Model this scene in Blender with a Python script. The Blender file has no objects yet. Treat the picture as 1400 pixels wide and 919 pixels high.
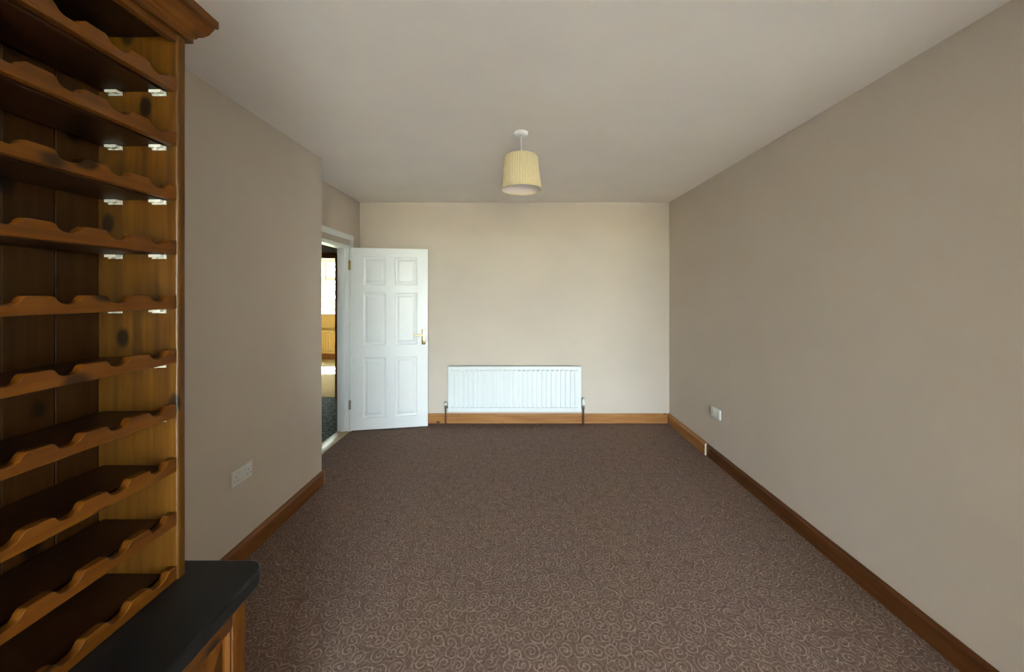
import bpy, bmesh, math, random
from mathutils import Vector, Matrix

random.seed(7)
C = bpy.context.scene.collection
SC = bpy.context.scene
PI = math.pi

# ------------------------------------------------------------------ camera
# photograph taken as 1400 x 919, level camera, focal length 505 px, horizon row 401
cam_d = bpy.data.cameras.new('camera')
cam = bpy.data.objects.new('camera', cam_d); C.objects.link(cam)
cam.location = (0, 0, 1.5); cam.rotation_euler = (PI/2, 0, 0)
cam_d.sensor_fit = 'HORIZONTAL'; cam_d.sensor_width = 36.0
cam_d.lens = 505/1400*36.0
cam_d.shift_x = -5/1400; cam_d.shift_y = -58.5/1400
cam_d.clip_start = 0.02
SC.camera = cam

# ------------------------------------------------------------------ sky, sun, exposure
w = bpy.data.worlds.new('hazy_sky'); SC.world = w; w.use_nodes = True
nt = w.node_tree; nt.nodes.clear()
tc = nt.nodes.new('ShaderNodeTexCoord'); sp = nt.nodes.new('ShaderNodeSeparateXYZ')
rp = nt.nodes.new('ShaderNodeValToRGB'); bg = nt.nodes.new('ShaderNodeBackground'); wo = nt.nodes.new('ShaderNodeOutputWorld')
nt.links.new(tc.outputs['Generated'], sp.inputs[0]); nt.links.new(sp.outputs['Z'], rp.inputs[0])
rp.color_ramp.elements[0].position = 0.0; rp.color_ramp.elements[0].color = (0.86, 0.945, 1.0, 1)
rp.color_ramp.elements[1].position = 0.8; rp.color_ramp.elements[1].color = (0.58, 0.77, 1.0, 1)
nt.links.new(rp.outputs[0], bg.inputs[0]); bg.inputs[1].default_value = 5.0
nt.links.new(bg.outputs[0], wo.inputs[0])

sun_d = bpy.data.lights.new('sun', 'SUN'); sun = bpy.data.objects.new('sun', sun_d); C.objects.link(sun)
sun_d.energy = 12.0; sun_d.color = (1.0, 0.93, 0.80); sun_d.angle = math.radians(0.6)
el, az = math.radians(50), math.radians(-20)
sdir = Vector((math.sin(az)*math.cos(el), math.cos(az)*math.cos(el), math.sin(el)))   # towards the sun
sun.rotation_euler = sdir.to_track_quat('Z', 'Y').to_euler()

def portal(name, loc, rot, sx, sz):
    d = bpy.data.lights.new(name, 'AREA'); d.shape = 'RECTANGLE'; d.size = sx; d.size_y = sz
    d.cycles.is_portal = True
    o = bpy.data.objects.new(name, d); C.objects.link(o); o.location = loc; o.rotation_euler = rot
# window openings (x0, x1, z0, z1)
W1 = (-0.10, 1.60, 0.12, 2.12); YB = -3.6      # behind the camera
W2 = (-4.78, -3.9, 1.02, 2.28); YF = 8.42       # far room
portal('window_daylight_portal', ((W1[0]+W1[1])/2, YB-0.24, (W1[2]+W1[3])/2), (PI/2, 0, 0), W1[1]-W1[0], W1[3]-W1[2])
portal('window_daylight_portal', ((W2[0]+W2[1])/2, YF+0.24, (W2[2]+W2[3])/2), (-PI/2, 0, 0), W2[1]-W2[0], W2[3]-W2[2])

SC.view_settings.view_transform = 'Standard'; SC.view_settings.look = 'None'
SC.view_settings.gamma = 1.0; SC.view_settings.use_curve_mapping = False
SC.view_settings.exposure = 4.05

# ------------------------------------------------------------------ materials
def new_mat(name):
    m = bpy.data.materials.new(name); m.use_nodes = True
    return m, m.node_tree, m.node_tree.nodes['Principled BSDF']
def N(t, kind, **kw):
    n = t.nodes.new(kind)
    for k, v in kw.items(): setattr(n, k, v)
    return n
def math_n(t, op, a, b=None, c=None):
    n = N(t, 'ShaderNodeMath', operation=op)
    for i, v in enumerate((a, b, c)):
        if v is None: continue
        if isinstance(v, (int, float)): n.inputs[i].default_value = v
        else: t.links.new(v, n.inputs[i])
    return n.outputs[0]
def mix_c(t, fac, a, b, mode='MIX'):
    n = N(t, 'ShaderNodeMix', data_type='RGBA', blend_type=mode)
    if isinstance(fac, (int, float)): n.inputs[0].default_value = fac
    else: t.links.new(fac, n.inputs[0])
    for i, v in ((6, a), (7, b)):
        if isinstance(v, tuple): n.inputs[i].default_value = (*v, 1)
        else: t.links.new(v, n.inputs[i])
    return n.outputs[2]
def obj_coord(t, scale=(1, 1, 1), jitter=True):
    tcn = N(t, 'ShaderNodeTexCoord')
    v = tcn.outputs['Object']
    if jitter:
        oi = N(t, 'ShaderNodeObjectInfo')
        mul = N(t, 'ShaderNodeVectorMath', operation='SCALE'); mul.inputs[0].default_value = (7.3, 5.1, 9.7)
        t.links.new(oi.outputs['Random'], mul.inputs['Scale'])
        ad = N(t, 'ShaderNodeVectorMath', operation='ADD'); t.links.new(v, ad.inputs[0]); t.links.new(mul.outputs[0], ad.inputs[1])
        v = ad.outputs[0]
    mp = N(t, 'ShaderNodeMapping'); mp.inputs['Scale'].default_value = scale
    t.links.new(v, mp.inputs[0])
    return mp.outputs[0]
def noise(t, vec, scale, detail=3, rough=0.55):
    n = N(t, 'ShaderNodeTexNoise'); n.inputs['Scale'].default_value = scale
    n.inputs['Detail'].default_value = detail; n.inputs['Roughness'].default_value = rough
    t.links.new(vec, n.inputs['Vector']); return n.outputs['Fac']
def ramp(t, fac, stops):
    r = N(t, 'ShaderNodeValToRGB'); t.links.new(fac, r.inputs[0])
    e = r.color_ramp.elements
    e[0].position, e[0].color = stops[0][0], (*stops[0][1], 1)
    e[1].position, e[1].color = stops[-1][0], (*stops[-1][1], 1)
    for p, c in stops[1:-1]:
        x = e.new(p); x.color = (*c, 1)
    return r.outputs[0]
def bump(t, b, h, strength, dist=0.002):
    n = N(t, 'ShaderNodeBump'); n.inputs['Strength'].default_value = strength; n.inputs['Distance'].default_value = dist
    t.links.new(h, n.inputs['Height']); t.links.new(n.outputs[0], b.inputs['Normal'])
def plain(name, col, rough=0.5, metal=0.0, var=0.04, spec=0.5):
    m, t, b = new_mat(name)
    f = noise(t, obj_coord(t), 14.0)
    d = tuple(c*(1-var) for c in col); l = tuple(min(1, c*(1+var)) for c in col)
    t.links.new(ramp(t, f, [(0.3, d), (0.7, l)]), b.inputs['Base Color'])
    b.inputs['Roughness'].default_value = rough; b.inputs['Metallic'].default_value = metal
    b.inputs['Specular IOR Level'].default_value = spec
    return m
def paint(name, col, rough=0.85, bstr=0.25, scale=160, var=0.03):
    m, t, b = new_mat(name)
    v = obj_coord(t, jitter=False)
    f = noise(t, v, 1.6, 4)
    d = tuple(c*(1-var) for c in col); l = tuple(min(1, c*(1+var)) for c in col)
    t.links.new(ramp(t, f, [(0.3, d), (0.7, l)]), b.inputs['Base Color'])
    b.inputs['Roughness'].default_value = rough; b.inputs['Specular IOR Level'].default_value = 0.25
    bump(t, b, noise(t, v, scale, 3), bstr, 0.0012)
    return m
def pine(name, axis, dark, mid, light, rough=0.42, knots=0.5, coat=0.12):
    """varnished knotty pine, grain running along the given axis"""
    m, t, b = new_mat(name)
    st = [22.0, 22.0, 22.0]; st['xyz'.index(axis)] = 1.1
    v = obj_coord(t, tuple(st))
    g = noise(t, v, 2.2, 5, 0.62)
    col = ramp(t, g, [(0.28, dark), (0.5, mid), (0.74, light)])
    st2 = [13.0, 13.0, 13.0]; st2['xyz'.index(axis)] = 8.0
    vk = obj_coord(t, tuple(st2))
    vo = N(t, 'ShaderNodeTexVoronoi', feature='F1'); vo.inputs['Scale'].default_value = 1.0
    t.links.new(vk, vo.inputs['Vector'])
    sc = N(t, 'ShaderNodeSeparateColor'); t.links.new(vo.outputs['Color'], sc.inputs[0])
    has = math_n(t, 'GREATER_THAN', sc.outputs[0], 1-knots)
    k = N(t, 'ShaderNodeMapRange', interpolation_type='SMOOTHSTEP'); k.inputs['From Min'].default_value = 0.24; k.inputs['From Max'].default_value = 0.12
    t.links.new(vo.outputs['Distance'], k.inputs['Value'])
    kf = math_n(t, 'MULTIPLY', k.outputs[0], has)
    kf = math_n(t, 'MULTIPLY', kf, 0.9)
    col = mix_c(t, kf, col, tuple(c*0.18 for c in dark))
    t.links.new(col, b.inputs['Base Color'])
    b.inputs['Roughness'].default_value = rough; b.inputs['Coat Weight'].default_value = coat; b.inputs['Coat Roughness'].default_value = 0.2; b.inputs['Specular IOR Level'].default_value = 0.25
    bump(t, b, g, 0.12, 0.001)
    return m

M = {}
M['wall'] = paint('beige_wall_paint', (0.655, 0.570, 0.490))
M['ceiling'] = paint('ceiling_paint', (0.90, 0.835, 0.79), bstr=0.6, scale=70)
M['hallwall'] = paint('cream_wall_paint', (0.62, 0.46, 0.20))
M['white'] = plain('white_gloss_paint', (0.86, 0.88, 0.89), 0.35, var=0.01)
M['radwhite'] = plain('radiator_enamel', (0.82, 0.85, 0.86), 0.4, var=0.01)
M['plastic'] = plain('white_plastic', (0.80, 0.80, 0.77), 0.35, var=0.01)
M['dark'] = plain('dark_slot', (0.02, 0.02, 0.02), 0.6)
M['brass'] = plain('polished_brass', (0.90, 0.72, 0.38), 0.25, 1.0)
M['steel'] = plain('dull_steel', (0.42, 0.40, 0.36), 0.4, 1.0)
M['chrome'] = plain('chrome', (0.8, 0.8, 0.82), 0.18, 1.0)
M['copper'] = plain('tarnished_copper_pipe', (0.16, 0.09, 0.06), 0.45, 0.6)
M['clip'] = plain('clear_plastic_clip', (0.55, 0.53, 0.48), 0.2)
PD, PM, PL = (0.055, 0.015, 0.001), (0.094, 0.028, 0.0016), (0.13, 0.044, 0.003)
ED, EM, EL = (0.034, 0.011, 0.001), (0.070, 0.0255, 0.0012), (0.10, 0.041, 0.002)
M['pine_y'] = pine('varnished_pine_along_y', 'y', PD, PM, PL, knots=0.65)
M['pine_z'] = pine('varnished_pine_along_z', 'z', PD, PM, PL, knots=0.75)
M['panel_z'] = pine('golden_pine_panel', 'z', ED, EM, EL, knots=0.8)
M['pine_x'] = pine('varnished_pine_along_x', 'x', PD, PM, PL)
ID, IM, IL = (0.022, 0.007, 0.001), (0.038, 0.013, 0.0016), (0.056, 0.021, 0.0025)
M['shelf'] = pine('dark_shaded_shelf', 'y', (0.016, 0.0045, 0.0012), (0.026, 0.008, 0.002), (0.036, 0.012, 0.003))  # dark brown shelves, deepened by interior shade put into the colour
M['inner_z'] = pine('shaded_pine_boards', 'z', ID, IM, IL, knots=0.8)  # pine boards with the rack's interior shade put into the colour
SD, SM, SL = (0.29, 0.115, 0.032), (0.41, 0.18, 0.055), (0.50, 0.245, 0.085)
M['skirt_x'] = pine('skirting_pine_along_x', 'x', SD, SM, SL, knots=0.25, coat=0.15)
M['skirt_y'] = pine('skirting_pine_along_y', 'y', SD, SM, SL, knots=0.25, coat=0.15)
M['skirt_dark'] = pine('dark_skirting_pine', 'y', (0.085, 0.026, 0.006), (0.13, 0.044, 0.010), (0.17, 0.060, 0.015), knots=0.2, coat=0.1)  # darker brown than the far skirting boards
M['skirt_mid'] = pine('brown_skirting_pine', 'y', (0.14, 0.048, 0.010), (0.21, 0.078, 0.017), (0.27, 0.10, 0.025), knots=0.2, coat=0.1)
M['raw_end'] = plain('raw_sawn_end', (0.80, 0.66, 0.50), 0.7)
M['dark_wood'] = pine('dark_door_frame_wood', 'z', (0.22, 0.07, 0.022), (0.34, 0.12, 0.04), (0.44, 0.17, 0.06), knots=0.1)
M['oak'] = pine('threshold_oak', 'y', (0.38, 0.25, 0.12), (0.48, 0.34, 0.18), (0.58, 0.43, 0.25), knots=0.1)

def worktop_mat():
    m, t, b = new_mat('black_laminate_worktop')
    v = obj_coord(t, jitter=False)
    f = noise(t, v, 420, 2)
    t.links.new(ramp(t, f, [(0.45, (0.005, 0.0055, 0.006)), (0.72, (0.014, 0.015, 0.016))]), b.inputs['Base Color'])
    b.inputs['Roughness'].default_value = 0.33; b.inputs['Specular IOR Level'].default_value = 0.35
    return m
M['worktop'] = worktop_mat()

def carpet_mat():
    m, t, b = new_mat('brown_scroll_carpet')
    v = obj_coord(t, jitter=False)
    # wobble the plane slightly so the scrolls are hand-drawn rather than perfect
    nz = N(t, 'ShaderNodeTexNoise'); nz.inputs['Scale'].default_value = 14; nz.inputs['Detail'].default_value = 1; t.links.new(v, nz.inputs['Vector'])
    off = N(t, 'ShaderNodeVectorMath', operation='SUBTRACT'); t.links.new(nz.outputs['Color'], off.inputs[0]); off.inputs[1].default_value = (0.5, 0.5, 0.5)
    os_ = N(t, 'ShaderNodeVectorMath', operation='SCALE'); t.links.new(off.outputs[0], os_.inputs[0]); os_.inputs['Scale'].default_value = 0.022
    vv = N(t, 'ShaderNodeVectorMath', operation='ADD'); t.links.new(v, vv.inputs[0]); t.links.new(os_.outputs[0], vv.inputs[1])
    fl = N(t, 'ShaderNodeVectorMath', operation='MULTIPLY'); t.links.new(vv.outputs[0], fl.inputs[0]); fl.inputs[1].default_value = (1, 1, 0)
    def scrolls(scale, pitch, wid, rmax):
        vo = N(t, 'ShaderNodeTexVoronoi', feature='F1', voronoi_dimensions='2D')
        vo.inputs['Scale'].default_value = scale; vo.inputs['Randomness'].default_value = 0.75
        t.links.new(fl.outputs[0], vo.inputs['Vector'])
        d = N(t, 'ShaderNodeVectorMath', operation='SUBTRACT'); t.links.new(fl.outputs[0], d.inputs[0]); t.links.new(vo.outputs['Position'], d.inputs[1])
        s = N(t, 'ShaderNodeSeparateXYZ'); t.links.new(d.outputs[0], s.inputs[0])
        th = math_n(t, 'ARCTAN2', s.outputs[1], s.outputs[0])
        ln = N(t, 'ShaderNodeVectorMath', operation='LENGTH'); t.links.new(d.outputs[0], ln.inputs[0])
        r = ln.outputs['Value']
        sc = N(t, 'ShaderNodeSeparateColor'); t.links.new(vo.outputs['Color'], sc.inputs[0])
        sg = math_n(t, 'MULTIPLY_ADD', math_n(t, 'GREATER_THAN', sc.outputs[0], 0.5), 2.0, -1.0)
        a = math_n(t, 'MULTIPLY', math_n(t, 'DIVIDE', th, 2*PI), sg)
        u = math_n(t, 'ADD', math_n(t, 'ADD', a, math_n(t, 'DIVIDE', r, pitch)), sc.outputs[1])
        fr = math_n(t, 'ABSOLUTE', math_n(t, 'SUBTRACT', math_n(t, 'FRACT', u), 0.5))
        mr = N(t, 'ShaderNodeMapRange', interpolation_type='SMOOTHSTEP'); t.links.new(fr, mr.inputs['Value'])
        mr.inputs['From Min'].default_value = wid; mr.inputs['From Max'].default_value = wid*0.35
        ed = N(t, 'ShaderNodeMapRange', interpolation_type='SMOOTHSTEP'); t.links.new(r, ed.inputs['Value'])
        ed.inputs['From Min'].default_value = rmax; ed.inputs['From Max'].default_value = rmax*0.8
        return math_n(t, 'MULTIPLY', mr.outputs[0], ed.outputs[0])
    a = math_n(t, 'MAXIMUM', scrolls(16.5, 0.0175, 0.17, 0.046), math_n(t, 'MULTIPLY', scrolls(11.0, 0.030, 0.085, 0.060), 0.75))
    fade = noise(t, v, 30, 2)
    fd = N(t, 'ShaderNodeMapRange'); t.links.new(fade, fd.inputs['Value']); fd.inputs['From Min'].default_value = 0.3; fd.inputs['From Max'].default_value = 0.65
    fd.inputs['To Min'].default_value = 0.12
    line = math_n(t, 'MULTIPLY', a, fd.outputs[0])
    big = noise(t, v, 1.3, 2)
    base = ramp(t, big, [(0.38, (0.138, 0.083, 0.060)), (0.62, (0.134, 0.077, 0.069))])
    pile = math_n(t, 'ADD', math_n(t, 'MULTIPLY', noise(t, v, 260, 3, 0.7), 0.55), math_n(t, 'MULTIPLY', noise(t, v, 75, 2, 0.6), 0.45))
    pr = N(t, 'ShaderNodeMapRange'); t.links.new(pile, pr.inputs['Value']); pr.inputs['From Min'].default_value = 0.38; pr.inputs['From Max'].default_value = 0.64; pr.inputs['To Max'].default_value = 0.8
    ramp_pile = pr.outputs[0]
    base = mix_c(t, ramp_pile, base, (0.27, 0.188, 0.148))
    col = mix_c(t, line, base, (0.42, 0.32, 0.26))
    t.links.new(col, b.inputs['Base Color'])
    b.inputs['Roughness'].default_value = 1.0; b.inputs['Specular IOR Level'].default_value = 0.05
    b.inputs['Sheen Weight'].default_value = 0.0
    bump(t, b, pile, 0.8, 0.004)
    return m
M['carpet'] = carpet_mat()

def tile_mat():
    m, t, b = new_mat('speckled_dark_hall_floor')
    v = obj_coord(t, jitter=False)
    f = noise(t, v, 26, 6, 0.7)
    t.links.new(ramp(t, f, [(0.38, (0.035, 0.042, 0.034)), (0.52, (0.12, 0.13, 0.108)), (0.70, (0.36, 0.36, 0.31))]), b.inputs['Base Color'])
    b.inputs['Roughness'].default_value = 0.8; b.inputs['Specular IOR Level'].default_value = 0.1
    return m
M['tile'] = tile_mat()
M['paletile'] = plain('pale_floor_tile', (0.55, 0.50, 0.43), 0.35)
M['cream_carpet'] = paint('cream_carpet', (0.52, 0.42, 0.24), 1.0, 0.6, 200)
M['paving'] = paint('beige_paving', (0.47, 0.38, 0.29), 0.9, 0.4, 60, var=0.1)
M['lawn'] = paint('dry_lawn', (0.30, 0.27, 0.13), 1.0, 0.5, 30, var=0.25)
M['bark'] = plain('bark', (0.10, 0.07, 0.04), 0.9)
M['leaf'] = plain('green_leaf', (0.13, 0.24, 0.05), 0.6, var=0.3)
def shade_mat(name, col, tr):
    m, t, b = new_mat(name)
    f = noise(t, obj_coord(t, (60, 60, 2)), 3, 3)
    t.links.new(ramp(t, f, [(0.3, tuple(c*0.93 for c in col)), (0.7, col)]), b.inputs['Base Color'])
    b.inputs['Roughness'].default_value = 0.55; b.inputs['Sheen Weight'].default_value = 0.15
    if tr:
        tl = N(t, 'ShaderNodeBsdfTranslucent'); tl.inputs[0].default_value = (*col, 1)
        mx = N(t, 'ShaderNodeMixShader'); mx.inputs[0].default_value = tr
        out = t.nodes['Material Output']
        t.links.new(b.outputs[0], mx.inputs[1]); t.links.new(tl.outputs[0], mx.inputs[2]); t.links.new(mx.outputs[0], out.inputs[0])
    return m
M['shade'] = shade_mat('cream_pleated_silk', (0.80, 0.68, 0.42), 0.18)
M['lining'] = shade_mat('satin_lining', (0.82, 0.70, 0.66), 0.1)
M['lining'].node_tree.nodes['Principled BSDF'].inputs['Roughness'].default_value = 0.35
def glass_mat():
    m, t, b = new_mat('window_glass')
    tr = N(t, 'ShaderNodeBsdfTransparent'); tr.inputs[0].default_value = (0.93, 0.96, 0.95, 1)
    gl = N(t, 'ShaderNodeBsdfGlossy'); gl.inputs['Roughness'].default_value = 0.02
    mx = N(t, 'ShaderNodeMixShader'); mx.inputs[0].default_value = 0.06
    t.links.new(tr.outputs[0], mx.inputs[1]); t.links.new(gl.outputs[0], mx.inputs[2])
    t.links.new(mx.outputs[0], t.nodes['Material Output'].inputs[0])
    return m
M['glass'] = glass_mat()

# ------------------------------------------------------------------ mesh helpers
def box(bm, x0, x1, y0, y1, z0, z1):
    vs = [bm.verts.new((x, y, z)) for z in (z0, z1) for y in (y0, y1) for x in (x0, x1)]
    for f in ((0, 2, 3, 1), (4, 5, 7, 6), (0, 1, 5, 4), (1, 3, 7, 5), (3, 2, 6, 7), (2, 0, 4, 6)):
        bm.faces.new([vs[i] for i in f])
    return vs
def prism(bm, pts, z0, z1):
    """plan polygon extruded upwards"""
    a = [bm.verts.new((x, y, z0)) for x, y in pts]; b = [bm.verts.new((x, y, z1)) for x, y in pts]
    n = len(pts)
    bm.faces.new(a[::-1]); bm.faces.new(b)
    for i in range(n): bm.faces.new((a[i], a[(i+1) % n], b[(i+1) % n], b[i]))
def lathe(bm, prof, seg=32, cap=True, rmod=None):
    """profile of (radius, z) turned about z"""
    rings = []
    for r, z in prof:
        ring = []
        for k in range(seg):
            a = 2*PI*k/seg; rr = r*(rmod(k) if rmod else 1)
            ring.append(bm.verts.new((rr*math.cos(a), rr*math.sin(a), z)))
        rings.append(ring)
    for p, q in zip(rings, rings[1:]):
        for k in range(seg): bm.faces.new((p[k], p[(k+1) % seg], q[(k+1) % seg], q[k]))
    if cap:
        bm.faces.new(rings[0][::-1]); bm.faces.new(rings[-1])
def cyl(bm, p, q, r, seg=16, r2=None):
    p, q = Vector(p), Vector(q); d = q-p
    rot = d.to_track_quat('Z', 'Y').to_matrix().to_4x4()
    v = bmesh.ops.create_cone(bm, cap_ends=True, segments=seg, radius1=r, radius2=r if r2 is None else r2, depth=d.length)['verts']
    bmesh.ops.transform(bm, matrix=Matrix.Translation((p+q)/2) @ rot, verts=v)
def ball(bm, c, r, sc=(1, 1, 1)):
    v = bmesh.ops.create_uvsphere(bm, u_segments=20, v_segments=12, radius=r)['verts']
    bmesh.ops.transform(bm, matrix=Matrix.Translation(c) @ Matrix.Diagonal((*sc, 1)), verts=v)
def obj(name, bm, mat, parent=None, bevel=0.0, smooth=False, seg=2):
    if bevel:
        bmesh.ops.bevel(bm, geom=list(bm.edges), offset=bevel, segments=seg, affect='EDGES', profile=0.5, clamp_overlap=True)
    bmesh.ops.recalc_face_normals(bm, faces=list(bm.faces))
    me = bpy.data.meshes.new(name); bm.to_mesh(me); bm.free()
    me.materials.append(M[mat])
    if smooth:
        for p in me.polygons: p.use_smooth = True
        try: me.set_sharp_from_angle(angle=math.radians(40))
        except Exception: pass
    o = bpy.data.objects.new(name, me); C.objects.link(o)
    if parent: o.parent = parent
    return o
def boxo(name, b, mat, parent=None, bevel=0.0, seg=2):
    bm = bmesh.new(); box(bm, *b); return obj(name, bm, mat, parent, bevel, bevel > 0, seg)
def empty(name, loc=(0, 0, 0), rz=0.0):
    o = bpy.data.objects.new(name, None); C.objects.link(o); o.location = loc; o.rotation_euler = (0, 0, rz)
    o.empty_display_size = 0.1
    return o
def tag(o, label, cat, group=None, kind=None):
    o['label'] = label; o['category'] = cat
    if group: o['group'] = group
    if kind: o['kind'] = kind
    return o
def struct(o, label, cat): return tag(o, label, cat, kind='structure')
def dup(o, parent=None, loc=None):
    c = o.copy(); C.objects.link(c); c.parent = parent if parent else o.parent
    if loc is not None: c.location = loc
    return c

# ------------------------------------------------------------------ the shell
HC = 2.55           # ceiling height
XR = 1.776          # right wall
YW = 4.27           # far wall
XL = -1.80          # recessed part of the left wall, with the doorway
PY, PT = -0.15, 0.12    # unseen partition, added so its opening edges shade rack and near walls
PX0, PX1, PH = -0.957, 1.35, 2.08
DY0, DY1, DH = 3.16, 4.02, 2.015     # doorway in that wall

bm = bmesh.new(); box(bm, XL-0.02, XR+0.02, PY-0.05, YW+0.02, -0.1, 0)
struct(obj('floor', bm, 'carpet'), 'brown carpet with pale curling scroll pattern', 'carpet')
bm = bmesh.new(); box(bm, -2.05, XR+0.25, YB-0.25, YW+0.12, HC, HC+0.2)
struct(obj('ceiling', bm, 'ceiling'), 'pale stippled ceiling above the carpeted room', 'ceiling')
bm = bmesh.new(); box(bm, XR, XR+0.25, YB-0.25, YW+0.12, -0.1, HC)
struct(obj('wall_right', bm, 'wall'), 'long plain beige wall with a socket low down', 'wall')
bm = bmesh.new(); box(bm, -1.93, XR, YW, YW+0.12, -0.1, HC)
struct(obj('wall_far', bm, 'wall'), 'beige end wall behind the radiator', 'wall')
# left wall: proud near stretch, then stepping back to the stretch with the doorway
bm = bmesh.new(); prism(bm, [(-1.93, 0.82), (-1.565, 0.82), (-1.518, 2.89), (-1.93, 2.89)], -0.1, HC)
struct(obj('wall_left', bm, 'wall'), 'beige wall with double socket beside the wine rack', 'wall')
bm = bmesh.new()
box(bm, XL-0.13, XL, 2.89, DY0, -0.1, HC); box(bm, XL-0.13, XL, DY1, YW, -0.1, HC); box(bm, XL-0.13, XL, DY0, DY1, DH, HC)
struct(obj('wall_left_far', bm, 'wall'), 'set-back stretch of beige wall holding the open doorway', 'wall')
bm = bmesh.new(); box(bm, -1.93, -0.957, PY, 0.82, -0.1, HC)
struct(obj('wall_left_near', bm, 'wall'), 'beige wall behind the wine rack', 'wall')
bm = bmesh.new()
box(bm, -1.93, PX0, PY-PT, PY, -0.1, HC); box(bm, PX1, XR, PY-PT, PY, -0.1, HC); box(bm, PX0, PX1, PY-PT, PY, PH, HC)
struct(obj('wall_near_added', bm, 'wall'), 'added unseen partition whose wide opening shades the rack and near walls', 'wall')
bm = bmesh.new(); box(bm, -1.93, XR, YB, PY-0.05, -0.1, -0.001)
struct(obj('floor_near_room', bm, 'paletile'), 'pale tiled floor of the room with the patio window', 'floor')
bm = bmesh.new(); box(bm, -2.05, -1.93, YB-0.25, PY, -0.1, HC)
struct(obj('wall_near_room_side', bm, 'wall'), 'side wall of the room with the patio window', 'wall')
bm = bmesh.new()
box(bm, -1.93, W1[0], YB-0.25, YB, -0.1, HC); box(bm, W1[1], XR, YB-0.25, YB, -0.1, HC)
box(bm, W1[0], W1[1], YB-0.25, YB, -0.1, W1[2]); box(bm, W1[0], W1[1], YB-0.25, YB, W1[3], HC)
struct(obj('wall_back', bm, 'wall'), 'beige wall with the wide garden window', 'wall')

def window(name, x0, x1, z0, z1, y, mull, transoms, label, sgn):
    """white casement window: frame, mullions, panes and inside sill; sgn = direction of the room"""
    t = empty(name, ((x0+x1)/2, y, z0)); cx = (x0+x1)/2
    f = 0.06
    bm = bmesh.new(); X0, X1, Z1 = x0-cx, x1-cx, z1-z0
    box(bm, X0, X0+f, -0.03, 0.03, 0, Z1); box(bm, X1-f, X1, -0.03, 0.03, 0, Z1)
    box(bm, X0+f, X1-f, -0.03, 0.03, 0, f); box(bm, X0+f, X1-f, -0.03, 0.03, Z1-f, Z1)
    obj('window_frame', bm, 'white', t)
    xs = [X0+f] + [m-cx for m in mull] + [X1-f]
    for m in mull: boxo('mullion', (m-cx-0.03, m-cx+0.03, -0.028, 0.028, f, Z1-f), 'white', t)
    for a, b, tz in zip(xs, xs[1:], transoms):
        p, q = a+(0.03 if a != xs[0] else 0), b-(0.03 if b != xs[-1] else 0)
        if tz:
            boxo('transom', (p, q, -0.028, 0.028, tz-z0-0.045, tz-z0+0.045), 'white', t)
            boxo('pane', (p, q, -0.003, 0.003, f, tz-z0-0.045), 'glass', t)
            boxo('pane', (p, q, -0.003, 0.003, tz-z0+0.045, Z1-f), 'glass', t)
        else:
            boxo('pane', (p, q, -0.003, 0.003, f, Z1-f), 'glass', t)
    ys = sorted((sgn*0.035, sgn*0.24))
    boxo('window_sill', (X0+0.002, X1-0.002, ys[0], ys[1], 0.001, 0.022), 'white', t)
    return struct(t, label, 'window')
window('window_1', W1[0], W1[1], W1[2], W1[3], YB-0.16, [0.75], [None, None], 'white glazed patio window onto the terrace', 1)

# hall and far room beyond the doorway
HX, HY = -4.3, 5.28
bm = bmesh.new(); box(bm, HX, XL-0.125, 1.6, HY+0.06, -0.1, -0.004)
struct(obj('floor_hall', bm, 'tile'), 'speckled dark floor of the hall beyond the doorway', 'floor')
bm = bmesh.new(); box(bm, -6.5, XL-0.13, HY+0.06, YF, -0.1, 0.0)
struct(obj('floor_far_room', bm, 'cream_carpet'), 'cream carpet of the sunlit room past the hall', 'carpet')
bm = bmesh.new(); box(bm, -6.6, -1.93, 1.5, YF+0.25, HC, HC+0.2)
struct(obj('ceiling_hall', bm, 'ceiling'), 'ceiling over the hall and the room past it', 'ceiling')
QX0, QX1, QH = -3.5, -2.53, 2.08        # doorway in the hall's end wall (outer size of its frame)
bm = bmesh.new()
box(bm, -6.5, QX0, HY, HY+0.12, -0.1, HC); box(bm, QX1, XL-0.13, HY, HY+0.12, -0.1, HC); box(bm, QX0, QX1, HY, HY+0.12, QH, HC)
struct(obj('wall_hall_end', bm, 'wall'), 'beige hall wall holding the dark wood door frame', 'wall')
bm = bmesh.new(); box(bm, HX-0.1, HX, 1.5, HY, -0.1, HC)
struct(obj('wall_hall_side', bm, 'wall'), 'side wall of the hall', 'wall')
bm = bmesh.new(); box(bm, HX, -1.93, 1.5, 1.6, -0.1, HC)
struct(obj('wall_hall_near', bm, 'wall'), 'near wall of the hall', 'wall')
bm = bmesh.new(); box(bm, -1.93, -1.83, YW+0.12, YF, -0.1, HC)
struct(obj('wall_hall_right', bm, 'hallwall'), 'long wall running from the hall to the sunlit room', 'wall')
bm = bmesh.new(); box(bm, -6.6, -6.5, HY, YF+0.25, -0.1, HC)
struct(obj('wall_far_room_side', bm, 'hallwall'), 'side wall of the sunlit cream room', 'wall')
bm = bmesh.new()
box(bm, -6.5, W2[0], YF, YF+0.25, -0.1, HC); box(bm, W2[1], -1.83, YF, YF+0.25, -0.1, HC)
box(bm, W2[0], W2[1], YF, YF+0.25, -0.1, W2[2]); box(bm, W2[0], W2[1], YF, YF+0.25, W2[3], HC)
struct(obj('wall_far_room_window', bm, 'hallwall'), 'cream wall below the bright window past the hall', 'wall')
window('window_2', W2[0], W2[1], W2[2], W2[3], YF+0.16, [-4.40], [None, 1.83], 'bright white window with greenery outside, past the hall', -1)
boxo('baseboard_far_room', (-6.5, -1.95, YF-0.018, YF, 0, 0.12), 'skirt_x', bevel=0.003)
struct(bpy.data.objects['baseboard_far_room'], 'brown skirting under the window past the hall', 'skirting')

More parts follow.
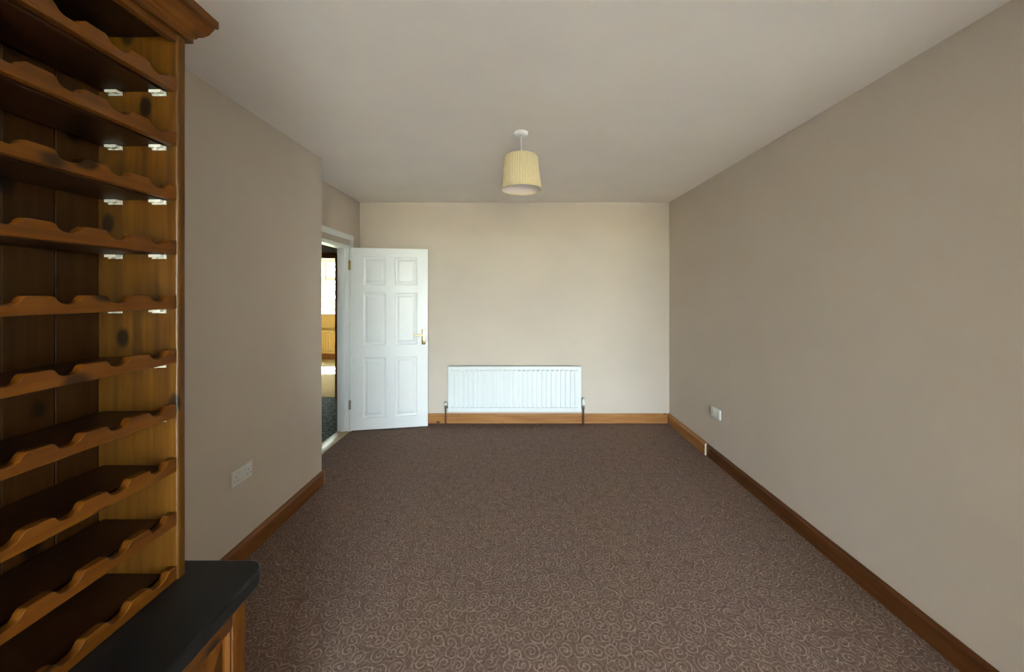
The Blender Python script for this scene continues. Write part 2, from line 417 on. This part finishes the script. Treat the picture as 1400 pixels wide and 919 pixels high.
# dark door frame in the hall's end wall
t = empty('trim_3', ((QX0+QX1)/2, HY, 0)); hx = (QX1-QX0)/2
for s in (-1, 1):
    boxo('jamb', (min(s*hx, s*(hx-0.045)), max(s*hx, s*(hx-0.045)), -0.02, 0.13, 0, QH-0.002), 'dark_wood', t, 0.003)
boxo('lintel', (-hx+0.045, hx-0.045, -0.02, 0.13, QH-0.08, QH-0.002), 'dark_wood', t, 0.003)
struct(t, 'dark brown wooden door frame at the end of the hall', 'door frame')

# ------------------------------------------------------------------ doorway, frame and white panelled door
t = empty('trim_1', (XL, (DY0+DY1)/2, 0)); hy = (DY1-DY0)/2
for s in (-1, 1):
    y0, y1 = sorted((s*(hy-0.001), s*(hy-0.030)))
    boxo('jamb', (-0.128, 0.0, y0, y1, 0.0, DH-0.001), 'white', t, 0.002)
    y0, y1 = sorted((s*(hy-0.031), s*(hy-0.043)))
    boxo('door_stop', (-0.095, -0.045, y0, y1, 0.0, DH-0.031), 'white', t, 0.002)
    y0, y1 = sorted((s*(hy-0.022), s*(hy+0.05)))
    boxo('architrave', (0.001, 0.018, y0, y1, 0.0, DH+0.055), 'white', t, 0.005, 3)
boxo('head_jamb', (-0.128, 0.0, -hy+0.031, hy-0.031, DH-0.030, DH-0.001), 'white', t, 0.002)
boxo('head_architrave', (0.001, 0.018, -hy-0.05, hy+0.05, DH+0.056, DH+0.115), 'white', t, 0.005, 3)
struct(t, 'white painted frame around the open doorway', 'door frame')
boxo('trim_2', (XL-0.128, XL+0.005, DY0+0.03, DY1-0.03, 0.0, 0.009), 'oak', bevel=0.004)
struct(bpy.data.objects['trim_2'], 'pale wooden threshold strip across the doorway', 'threshold')

DW, DHT, DT = 0.806, 1.982, 0.035
ang = math.atan2(0.140, 0.794)
door = empty('door_1', (XL-0.006+0.028, DY1-0.022, 0.012), ang)
bm = bmesh.new()
# local x along the leaf from the hinge, y = 0 the face towards the camera, leaf behind it
cols = [(0.118, 0.355), (0.452, 0.690)]
rows = [(1.575, 1.885), (0.918, 1.490), (0.128, 0.785)]
xs = sorted({0, DW, *[v for c in cols for v in c]}); zs = sorted({0, DHT, *[v for r in rows for v in r]})
for i, (xa, xb) in enumerate(zip(xs, xs[1:])):
    for k, (za, zb) in enumerate(zip(zs, zs[1:])):
        if (xa, xb) in cols and (za, zb) in rows: continue
        box(bm, xa, xb, 0, DT, za, zb)
bmesh.ops.remove_doubles(bm, verts=list(bm.verts), dist=1e-5)
seen = {}
for f in list(bm.faces):
    key = tuple(round(c, 4) for c in f.calc_center_median()); seen.setdefault(key, []).append(f)
dead = [f for fs in seen.values() if len(fs) > 1 for f in fs]
bmesh.ops.delete(bm, geom=dead, context='FACES_ONLY')
obj('door_leaf', bm, 'white', door)
for (xa, xb) in cols:
    for (za, zb) in rows:
        bm = bmesh.new()
        cx, cz, hw, hh = (xa+xb)/2, (za+zb)/2, (xb-xa)/2, (zb-za)/2
        rings = []
        for ins, dep in ((0.0, 0.0005), (0.006, 0.010), (0.020, 0.013), (0.024, 0.013), (0.048, 0.003), (0.052, 0.003)):
            rings.append([bm.verts.new((cx+sx*(hw-ins), dep, cz+sz*(hh-ins))) for sx, sz in ((-1, -1), (1, -1), (1, 1), (-1, 1))])
        for p, q in zip(rings, rings[1:]):
            for k in range(4): bm.faces.new((p[k], p[(k+1) % 4], q[(k+1) % 4], q[k]))
        bm.faces.new(rings[-1])
        back = [bm.verts.new((cx+sx*hw, DT-0.004, cz+sz*hh)) for sx, sz in ((-1, -1), (1, -1), (1, 1), (-1, 1))]
        for k in range(4): bm.faces.new((rings[0][k], back[k], back[(k+1) % 4], rings[0][(k+1) % 4]))
        bm.faces.new(back[::-1])
        obj('door_panel', bm, 'white', door)
# handle: brass backplate and lever, both faces of the leaf
hz, hxp = 1.00, DW-0.046
for s in (-1, 1):
    base = 0 if s < 0 else DT
    def yy(a, b): return sorted((base+s*a, base+s*b))
    y0, y1 = yy(0.0, 0.006)
    h = boxo('handle_plate', (hxp-0.021, hxp+0.021, y0, y1, hz-0.085, hz+0.085), 'brass', door, 0.0025)
    h['label'] = 'polished brass handle plate'
    bm = bmesh.new()
    cyl(bm, (hxp, base+s*0.004, hz+0.02), (hxp, base+s*0.045, hz+0.02), 0.010)
    cyl(bm, (hxp+0.006, base+s*0.045, hz+0.02), (hxp-0.095, base+s*0.048, hz+0.022), 0.0095, r2=0.0075)
    ball(bm, (hxp-0.095, base+s*0.048, hz+0.022), 0.009)
    obj('lever', bm, 'brass', h, smooth=True)
for z, mt in ((1.79, 'brass'), (0.28, 'steel')):
    bm = bmesh.new(); cyl(bm, (-0.008, -0.005, z-0.05), (-0.008, -0.005, z+0.05), 0.0065)
    box(bm, -0.030, -0.008, -0.0045, -0.002, z-0.05, z+0.05)
    hg = obj('hinge', bm, mt, door, smooth=True)
    hg['label'] = 'brass butt hinge' if mt == 'brass' else 'dull steel butt hinge'
struct(door, 'white six-panel door standing open with brass handle', 'door')

# ------------------------------------------------------------------ skirting boards
def skirt(name, p, q, th, h, mat, side, label):
    """board from p to q in plan, thickness th on the given side, chamfered top"""
    p, q = Vector((*p, 0)), Vector((*q, 0)); d = (q-p).normalized(); n = Vector((-d.y, d.x, 0))*side
    bm = bmesh.new()
    prof = [(0.0005, 0.0005), (th, 0.0005), (th, h-0.022), (th*0.75, h-0.014), (th*0.55, h-0.004), (th*0.45, h), (0.0005, h)]
    ra = [bm.verts.new(p+n*o+Vector((0, 0, z))) for o, z in prof]; rb = [bm.verts.new(q+n*o+Vector((0, 0, z))) for o, z in prof]
    k = len(prof)
    for i in range(k): bm.faces.new((ra[i], ra[(i+1) % k], rb[(i+1) % k], rb[i]))
    bm.faces.new(ra[::-1]); bm.faces.new(rb)
    return struct(obj(name, bm, mat), label, 'skirting')
SH = 0.112
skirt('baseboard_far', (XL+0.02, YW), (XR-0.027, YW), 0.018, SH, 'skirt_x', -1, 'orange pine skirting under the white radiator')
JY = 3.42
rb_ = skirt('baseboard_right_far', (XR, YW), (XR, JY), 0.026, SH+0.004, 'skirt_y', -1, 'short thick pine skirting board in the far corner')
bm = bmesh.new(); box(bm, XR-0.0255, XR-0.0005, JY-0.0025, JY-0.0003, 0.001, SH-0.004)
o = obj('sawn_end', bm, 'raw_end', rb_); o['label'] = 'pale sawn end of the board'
skirt('baseboard_right', (XR, JY-0.004), (XR, PY+0.002), 0.013, SH, 'skirt_dark', -1, 'long dark skirting along the socket wall')
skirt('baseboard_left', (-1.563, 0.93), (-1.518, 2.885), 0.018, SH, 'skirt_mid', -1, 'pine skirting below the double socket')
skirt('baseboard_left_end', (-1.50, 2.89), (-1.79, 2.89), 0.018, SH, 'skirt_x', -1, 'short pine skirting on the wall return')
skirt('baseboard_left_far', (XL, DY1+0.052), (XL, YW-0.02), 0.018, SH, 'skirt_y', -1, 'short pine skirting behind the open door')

# ------------------------------------------------------------------ wine rack on its cabinet
RX, RB = -0.766, -0.955           # front and back of the rack
RY1 = 0.859; NB = 11; RY0 = RY1-0.022*2-0.08*NB     # far and near ends, eleven bottle bays
WT = 0.85                         # worktop top
PITCH = 0.1228
rack = empty('wine_rack', ((RX+RB)/2, (RY0+RY1)/2, WT))
ox, oy, oz = rack.location
def rbx(name, b, mat, bevel=0.0, parent=None, seg=2):
    bb = (b[0]-ox, b[1]-ox, b[2]-oy, b[3]-oy, b[4]-oz, b[5]-oz)
    return boxo(name, bb, mat, parent or rack, bevel, seg)
TOP = 2.15
for y0 in (RY0, RY1-0.022):
    # upright with a rounded front arris
    bm = bmesh.new(); rr = 0.006; pts = [(RB-ox, y0-oy), (RX-rr-ox, y0-oy)]
    for k in range(1, 6):
        a = -PI/2+k*PI/10; pts.append((RX-rr-ox+rr*math.cos(a), y0+rr-oy+rr*math.sin(a)))
    y1 = y0+0.022
    for k in range(0, 5):
        a = k*PI/10; pts.append((RX-rr-ox+rr*math.cos(a), y1-rr-oy+rr*math.sin(a)))
    pts += [(RX-rr-ox, y1-oy), (RB-ox, y1-oy)]
    prism(bm, pts, 0.0005, TOP-oz)
    obj('side_panel', bm, 'panel_z', rack, smooth=True)
# tongue-and-groove back boards
yi0, yi1 = RY0+0.022, RY1-0.022; nb = 11; bw = (yi1-yi0)/nb
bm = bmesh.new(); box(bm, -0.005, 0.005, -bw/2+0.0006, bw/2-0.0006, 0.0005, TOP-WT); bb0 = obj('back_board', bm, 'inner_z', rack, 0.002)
for k in range(nb):
    loc = (RB+0.0065-ox, yi0+bw*(k+0.5)-oy, 0)
    if k == 0: bb0.location = loc
    else: dup(bb0, rack, loc)
# scalloped front rails
def rail_mesh(lo, hi, L):
    bm = bmesh.new(); pts = []; n = 20
    for k in range(NB*n+1):
        u = (k/n) % 1.0           # one bay: valley in the middle
        d = abs(u-0.5)*0.08       # distance from the valley centre in metres
        if d > 0.023: h = hi
        elif d > 0.019: h = hi-(hi-lo)*0.28*(0.023-d)/0.004
        else:
            h = lo+(hi-lo)*0.72*(1-math.sqrt(max(0, 1-(d/0.019)**2)))
        pts.append((-L/2+L*k/(NB*n), h))
    poly = [(-L/2, 0)]+pts+[(L/2, 0)]
    poly = [(-L/2, 0)]+[p for p in pts]+[(L/2, 0)]
    a = [bm.verts.new((0.0, y, z)) for y, z in poly]; b = [bm.verts.new((0.017, y, z)) for y, z in poly]
    # strips instead of one long polygon
    m_ = len(poly)
    base_a = []; base_b = []
    for (y, z) in pts:
        base_a.append(bm.verts.new((0.0, y, 0))); base_b.append(bm.verts.new((0.017, y, 0)))
    ta, tb = a[1:-1], b[1:-1]
    for i in range(len(pts)-1):
        bm.faces.new((base_a[i], base_a[i+1], ta[i+1], ta[i])); bm.faces.new((base_b[i], tb[i], tb[i+1], base_b[i+1]))
        bm.faces.new((ta[i], ta[i+1], tb[i+1], tb[i])); bm.faces.new((base_a[i], base_b[i], base_b[i+1], base_a[i+1]))
    for i in (0, -1): bm.faces.new((base_a[i], ta[i], tb[i], base_b[i]))
    bmesh.ops.remove_doubles(bm, verts=list(bm.verts), dist=1e-6)
    return bm
rail0 = obj('bottle_rail', rail_mesh(0.017, 0.0315, yi1-yi0-0.0008), 'pine_y', rack, smooth=True)
bev = rail0.modifiers.new('soft_edges', 'BEVEL'); bev.width = 0.0015; bev.segments = 2; bev.limit_method = 'ANGLE'
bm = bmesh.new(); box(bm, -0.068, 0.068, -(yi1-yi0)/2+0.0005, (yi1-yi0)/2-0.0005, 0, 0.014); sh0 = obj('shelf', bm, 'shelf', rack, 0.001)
def clip_mesh():
    bm = bmesh.new()
    box(bm, -0.015, 0.015, -0.003, 0.0, -0.009, 0.0); box(bm, -0.013, 0.013, -0.013, -0.003, -0.006, 0.0)
    cyl(bm, (0.0, -0.003, -0.006), (0.0, -0.011, -0.006), 0.0028, 10)
    return bm
clip0 = obj('shelf_clip', clip_mesh(), 'clip', rack); clip0['label'] = 'small clear plastic shelf clip'
first = True; cfirst = True
for k in range(10):
    z = WT+PITCH*k-oz
    loc = (RX-0.019-ox, (yi0+yi1)/2-oy, z+0.0006)
    if k == 0: rail0.location = loc
    else: dup(rail0, rack, loc)
    sl = ((RX-0.020+RB+0.012)/2-ox, (yi0+yi1)/2-oy, z+0.001)
    if k == 0: sh0.location = sl
    else:
        dup(sh0, rack, sl)
        for cxp in (-0.806, -0.905):
            cl = (cxp-ox, yi1-oy-0.0003, z-0.0002)
            if cfirst: clip0.location = cl; cfirst = False
            else: dup(clip0, rack, cl)
# frieze and moulded cornice
rbx('frieze_rail', (RX-0.019, RX-0.002, yi0+0.0004, yi1-0.0004, WT+PITCH*10-0.008, TOP-0.001), 'pine_y', 0.001)
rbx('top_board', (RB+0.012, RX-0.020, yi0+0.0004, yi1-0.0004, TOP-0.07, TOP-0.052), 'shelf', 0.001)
bm = bmesh.new()
prof = [(0.0005, 2.086), (0.009, 2.086), (0.009, 2.097), (0.013, 2.099), (0.015, 2.104), (0.021, 2.108), (0.029, 2.119), (0.034, 2.132), (0.036, 2.136), (0.036, 2.141), (0.042, 2.143), (0.042, 2.160), (0.0005, 2.160)]
path = []
for p, z in prof:
    path.append([bm.verts.new((x-ox, y-oy, z-oz)) for x, y in ((RB, RY0-p), (RX+p, RY0-p), (RX+p, RY1+p), (RB, RY1+p))])
for a, b in zip(path, path[1:]+path[:1]):
    for k in range(3): bm.faces.new((a[k], a[k+1], b[k+1], b[k]))
for k in (0, 3): bm.faces.new([r[k] for r in path])
obj('cornice', bm, 'pine_y', rack)
rbx('top_cap', (RB, RX, RY0, RY1, TOP+0.0005, TOP+0.010), 'pine_y')
tag(rack, 'tall orange pine wine rack with scalloped bottle rails on the black worktop', 'wine rack')

# worktop
WX = -0.600; WY0, WY1 = RY0-0.012, 0.902
bm = bmesh.new(); r = 0.045
pts = [(RB, WY0), (WX-r, WY0)]
pts += [(WX-r+r*math.cos(a), WY0+r+r*math.sin(a)) for a in [(-PI/2)+k*PI/16 for k in range(1, 8)]]
pts += [(WX, WY0+r), (WX, WY1-r)]
pts += [(WX-r+r*math.cos(a), WY1-r+r*math.sin(a)) for a in [k*PI/16 for k in range(1, 8)]]
pts += [(WX-r, WY1), (RB, WY1)]
prism(bm, pts, 0.815, WT)
o = obj('worktop', bm, 'worktop', smooth=True)
b_ = o.modifiers.new('soft_edges', 'BEVEL'); b_.width = 0.005; b_.segments = 3; b_.limit_method = 'ANGLE'
tag(o, 'black worktop with rounded corner between wine rack and cabinet', 'worktop')

# base cabinet
CX, CY0, CY1 = -0.632, RY0-0.008, 0.867
cab = empty('base_cabinet', ((CX+RB)/2, (CY0+CY1)/2, 0)); ox, oy, oz = cab.location
def cbx(name, b, mat, bevel=0.0, parent=None):
    return boxo(name, (b[0]-ox, b[1]-ox, b[2]-oy, b[3]-oy, b[4], b[5]), mat, parent or cab, bevel)
for y0 in (CY0, CY1-0.018): cbx('side_panel', (RB, CX-0.021, y0, y0+0.018, 0.001, 0.814), 'pine_z', 0.001)
cbx('back_board', (RB, RB+0.006, CY0+0.0185, CY1-0.0185, 0.09, 0.81), 'inner_z')
cbx('base_board', (RB+0.007, CX-0.022, CY0+0.0185, CY1-0.0185, 0.09, 0.106), 'inner_z')
cbx('plinth', (CX-0.075, CX-0.06, CY0+0.0185, CY1-0.0185, 0.001, 0.089), 'pine_y')
half = (CY1-CY0)/2
def cab_door(y0, y1, knob_y):
    st = 0.040 if y1 > oy+half-0.01 else 0.055
    z0, z1 = 0.095, 0.812; xa, xb = CX-0.020, CX
    d = cbx('cabinet_door', (xa, xa+0.008, y0+0.03, y1-0.03, z0+0.03, z1-0.03), 'pine_z')
    s2 = 0.055
    for a, b in ((y0, y0+(0.055 if st == 0.055 else 0.055)), (y1-st, y1)): cbx('stile', (xa, xb, a, b, z0, z1), 'pine_z', 0.003, d)
    for a, b in ((z0, z0+0.06), (z1-0.06, z1)): cbx('rail', (xa, xb, y0+0.0555, y1-st-0.0005, a, b), 'pine_y', 0.003, d)
    bm = bmesh.new(); rings = []
    ya, yb, za, zb = y0+0.056-oy, y1-st-0.001-oy, z0+0.061, z1-0.061
    for ins, x in ((0, CX-0.004), (0.004, CX-0.003), (0.010, CX-0.010), (0.014, CX-0.012), (0.045, CX-0.004), (0.05, CX-0.004)):
        rings.append([bm.verts.new((x-ox, yy_, zz_)) for yy_, zz_ in ((ya+ins, za+ins), (yb-ins, za+ins), (yb-ins, zb-ins), (ya+ins, zb-ins))])
    for p, q in zip(rings, rings[1:]):
        for k in range(4): bm.faces.new((p[k], p[(k+1) % 4], q[(k+1) % 4], q[k]))
    bm.faces.new(rings[-1])
    obj('raised_panel', bm, 'pine_z', d)
    bm = bmesh.new(); lathe(bm, [(0.006, 0), (0.006, 0.012), (0.015, 0.018), (0.017, 0.024), (0.013, 0.030), (0.004, 0.033)], 20)
    kb = obj('knob', bm, 'pine_z', d, smooth=True); kb.location = (CX-ox, knob_y-oy, 0.62); kb.rotation_euler = (0, PI/2, 0)
cab_door(CY0+0.001, CY0+half-0.0015, CY0+half-0.03); cab_door(CY0+half+0.0015, CY1-0.001, CY0+half+0.03)
tag(cab, 'orange pine base cabinet with panelled doors under the black worktop', 'cabinet')

# ------------------------------------------------------------------ radiators
def radiator(name, loc, W, H, pitch_n, mat, label, valves=True, rz=0.0):
    """front faces local -y; local y = 0 is the wall"""
    t = empty(name, loc, rz)
    y_f = -0.095
    bm = bmesh.new()
    # fluted front: raised flutes on a flat sheet
    box(bm, -W/2, W/2, y_f, y_f+0.012, 0, H)
    p = (W-0.06)/pitch_n
    for k in range(pitch_n):
        x0 = -W/2+0.03+k*p+0.0075; x1 = x0+p-0.015
        z0, z1 = 0.042, H-0.034; d = 0.022; s = 0.0025
        lo = [bm.verts.new((x, y_f, z)) for x, z in ((x0, z0), (x1, z0), (x1, z1), (x0, z1))]
        hi = [bm.verts.new((x, y_f-d, z)) for x, z in ((x0+s, z0+0.014), (x1-s, z0+0.014), (x1-s, z1-0.014), (x0+s, z1-0.014))]
        for i in range(4): bm.faces.new((lo[i], lo[(i+1) % 4], hi[(i+1) % 4], hi[i]))
        bm.faces.new(hi)
    obj('fluted_front', bm, mat, t)
    boxo('back_sheet', (-W/2+0.004, W/2-0.004, -0.045, -0.033, 0.004, H-0.012), mat, t, 0.002)
    for s in (-1, 1):
        a, b = sorted((s*W/2, s*(W/2-0.004)))
        boxo('end_panel', (a, b, y_f+0.0125, -0.046, 0.02, H-0.006), mat, t)
        boxo('wall_bracket', (s*W*0.36-0.02, s*W*0.36+0.02, -0.032, -0.0005, 0.05, H-0.06), mat, t)
    bm = bmesh.new()
    n = int(W/0.03)
    for k in range(n): x = -W/2+0.008+(W-0.016)*k/n; box(bm, x, x+0.012, y_f+0.0125, -0.046, H-0.008, H-0.004)
    box(bm, -W/2+0.005, W/2-0.005, -0.073, -0.069, H-0.0085, H-0.0045)
    obj('top_grille', bm, mat, t)
    if valves:
        for s, tall in ((-1, False), (1, True)):
            xv = s*(W/2+0.032)
            bm = bmesh.new(); cyl(bm, (s*W/2, -0.07, 0.045), (xv, -0.07, 0.045), 0.010); cyl(bm, (xv, -0.07, 0.018), (xv, -0.07, 0.066), 0.013)
            cyl(bm, (xv-s*0.016, -0.07, 0.045), (xv-s*0.026, -0.07, 0.045), 0.016, 6)
            v = obj('valve', bm, 'chrome', t, smooth=True)
            bm = bmesh.new()
            if tall: lathe(bm, [(0.013, 0.066), (0.020, 0.072), (0.021, 0.12), (0.019, 0.135), (0.012, 0.140)], 20)
            else: lathe(bm, [(0.012, 0.066), (0.018, 0.070), (0.018, 0.090), (0.013, 0.098)], 20)
            c = obj('valve_cap', bm, 'plastic', v, smooth=True); c.location = (xv, -0.07, 0)
            bm = bmesh.new(); cyl(bm, (xv, -0.07, -loc[2]+0.002), (xv, -0.07, 0.018), 0.0085)
            obj('pipe', bm, 'copper', t, smooth=True)['label'] = 'dark tarnished pipe'
    return tag(t, label, 'radiator')
radiator('radiator', (-0.012, YW, 0.160), 1.505, 0.51, 27, 'radwhite', 'long white fluted panel radiator on the end wall')
radiator('radiator', (-4.5, YF, 0.14), 1.5, 0.52, 27, 'hallwall', 'cream radiator under the window past the hall')

# ------------------------------------------------------------------ pendant lamp
lamp = empty('pendant_lamp', (0.036, 2.415, HC))
bm = bmesh.new(); lathe(bm, [(0.046, -0.0005), (0.046, -0.008), (0.042, -0.018), (0.030, -0.026), (0.012, -0.030), (0.008, -0.036)], 32)
obj('ceiling_rose', bm, 'plastic', lamp, smooth=True)
zt, zb = -0.165, -0.372
bm = bmesh.new(); cyl(bm, (0, 0, zt-0.04), (0, 0, -0.034), 0.0035, 10); obj('cord', bm, 'plastic', lamp)
pl = 46
bm = bmesh.new(); prof = []
for k in range(9):
    u = k/8; prof.append((0.108+(0.131-0.108)*u, zt+(zb-zt)*u))
lathe(bm, prof, pl*4, cap=False, rmod=lambda k: 1+0.020*math.sin(2*PI*k/4+PI/4)+0.004*math.sin(k*0.37)+0.003*math.sin(k*0.11+1))
sh = obj('lamp_shade', bm, 'shade', lamp, smooth=True)
for p in sh.data.polygons: p.use_smooth = True
bm = bmesh.new(); lathe(bm, [(0.1055, zt+0.001), (0.1285, zb-0.0005)], 64, cap=False); obj('shade_lining', bm, 'lining', sh, smooth=True)
for r_, z_ in ((0.1082, zt), (0.1312, zb)):
    bm = bmesh.new(); lathe(bm, [(r_-0.0035, z_-0.003), (r_+0.002, z_-0.003), (r_+0.002, z_+0.005), (r_-0.0035, z_+0.005), (r_-0.0035, z_-0.003)], 64, cap=False)
    obj('rim', bm, 'shade', sh, smooth=True)
bm = bmesh.new(); lathe(bm, [(0.008, zt-0.030), (0.019, zt-0.035), (0.019, zt-0.075), (0.016, zt-0.082)], 20); obj('lampholder', bm, 'plastic', lamp, smooth=True)
bm = bmesh.new()
for k in range(3):
    a = 2*PI*k/3+0.4; cyl(bm, (0.018*math.cos(a), 0.018*math.sin(a), zt-0.05), (0.106*math.cos(a), 0.106*math.sin(a), zt-0.002), 0.0016, 8)
obj('shade_fitter', bm, 'chrome', lamp)
bm = bmesh.new(); lathe(bm, [(0.013, zt-0.082), (0.016, zt-0.092), (0.028, zt-0.112), (0.030, zt-0.127), (0.024, zt-0.143), (0.010, zt-0.152)], 24); obj('bulb', bm, 'plastic', lamp, smooth=True)
tag(lamp, 'pendant lamp with cream pleated drum shade hanging from the ceiling', 'lamp')

# ------------------------------------------------------------------ wall sockets
def socket(loc, rz, th, label):
    t = empty('wall_socket', loc, rz)       # local -y faces the room
    boxo('face_plate', (-0.073, 0.073, -th, -0.0003, -0.043, 0.043), 'plastic', t, 0.003)
    for s in (-1, 1):
        boxo('switch', (s*0.022-0.008, s*0.022+0.008, -th-0.004, -th-0.0002, 0.010, 0.032), 'plastic', t, 0.0015)
        for dx, dz, wx, wz in ((0, 0.006, 0.002, 0.004), (-0.011, -0.016, 0.0035, 0.002), (0.011, -0.016, 0.0035, 0.002)):
            boxo('pin_slot', (s*0.046+dx-wx, s*0.046+dx+wx, -th-0.0006, -th-0.0002, dz-wz, dz+wz), 'dark', t)
    return tag(t, label, 'socket')
socket((-1.518-0.047*(2.89-2.065)/2.07, 2.065, 0.489), PI/2-math.atan2(0.047, 2.07), 0.011, 'white double socket on the wall beside the wine rack')
socket((XR, 3.262, 0.442), -PI/2, 0.017, 'white double socket above the dark skirting')

# ------------------------------------------------------------------ outside
bm = bmesh.new(); box(bm, -40, 40, -60, 60, -0.6, -0.35)
struct(obj('ground_outside', bm, 'lawn'), 'dry lawn around the house', 'lawn')
bm = bmesh.new(); box(bm, -6, 6, -14, YB-0.26, -0.35, -0.30)  # added unseen paving, its beige warms the light bounced indoors
struct(obj('terrace_bounce', bm, 'paving'), 'unseen beige terrace added to bounce warm light through the garden window', 'terrace')
def shrub(x, y, h, r, n, label):
    t = empty('shrub', (x, y, -0.35))
    bm = bmesh.new(); cyl(bm, (0, 0, 0), (0, 0, h*0.7), 0.035, 8, 0.012)
    for k in range(7):
        a = k*2.4; z = h*(0.25+0.06*k); cyl(bm, (0, 0, z), (r*0.6*math.cos(a), r*0.6*math.sin(a), z+h*0.2), 0.014, 6, 0.005)
    obj('stem', bm, 'bark', t)
    bm = bmesh.new()
    for k in range(n):
        while True:
            p = Vector((random.uniform(-1, 1), random.uniform(-1, 1), random.uniform(-1, 1)))
            if 0.25 < p.length < 1: break
        c = Vector((p.x*r, p.y*r, h*0.58+p.z*h*0.42)); u = Vector((random.gauss(0, 1), random.gauss(0, 1), random.gauss(0, 1))).normalized()
        v_ = u.orthogonal().normalized(); s = random.uniform(0.05, 0.10)
        bm.faces.new([bm.verts.new(c+q) for q in (u*s, v_*s*0.4, -u*s, -v_*s*0.4)])
    f = obj('foliage', bm, 'leaf', t); f['kind'] = 'stuff'
    return tag(t, label, 'shrub')
shrub(-6.05, 10.9, 3.4, 0.9, 2600, 'tall leafy green shrub close outside the window past the hall')
shrub(-4.2, 10.9, 2.7, 0.8, 2200, 'rounded green shrub close outside the window past the hall')
shrub(-5.6, 13.6, 4.2, 1.3, 2600, 'broad green bush behind the shrubs outside the window past the hall')
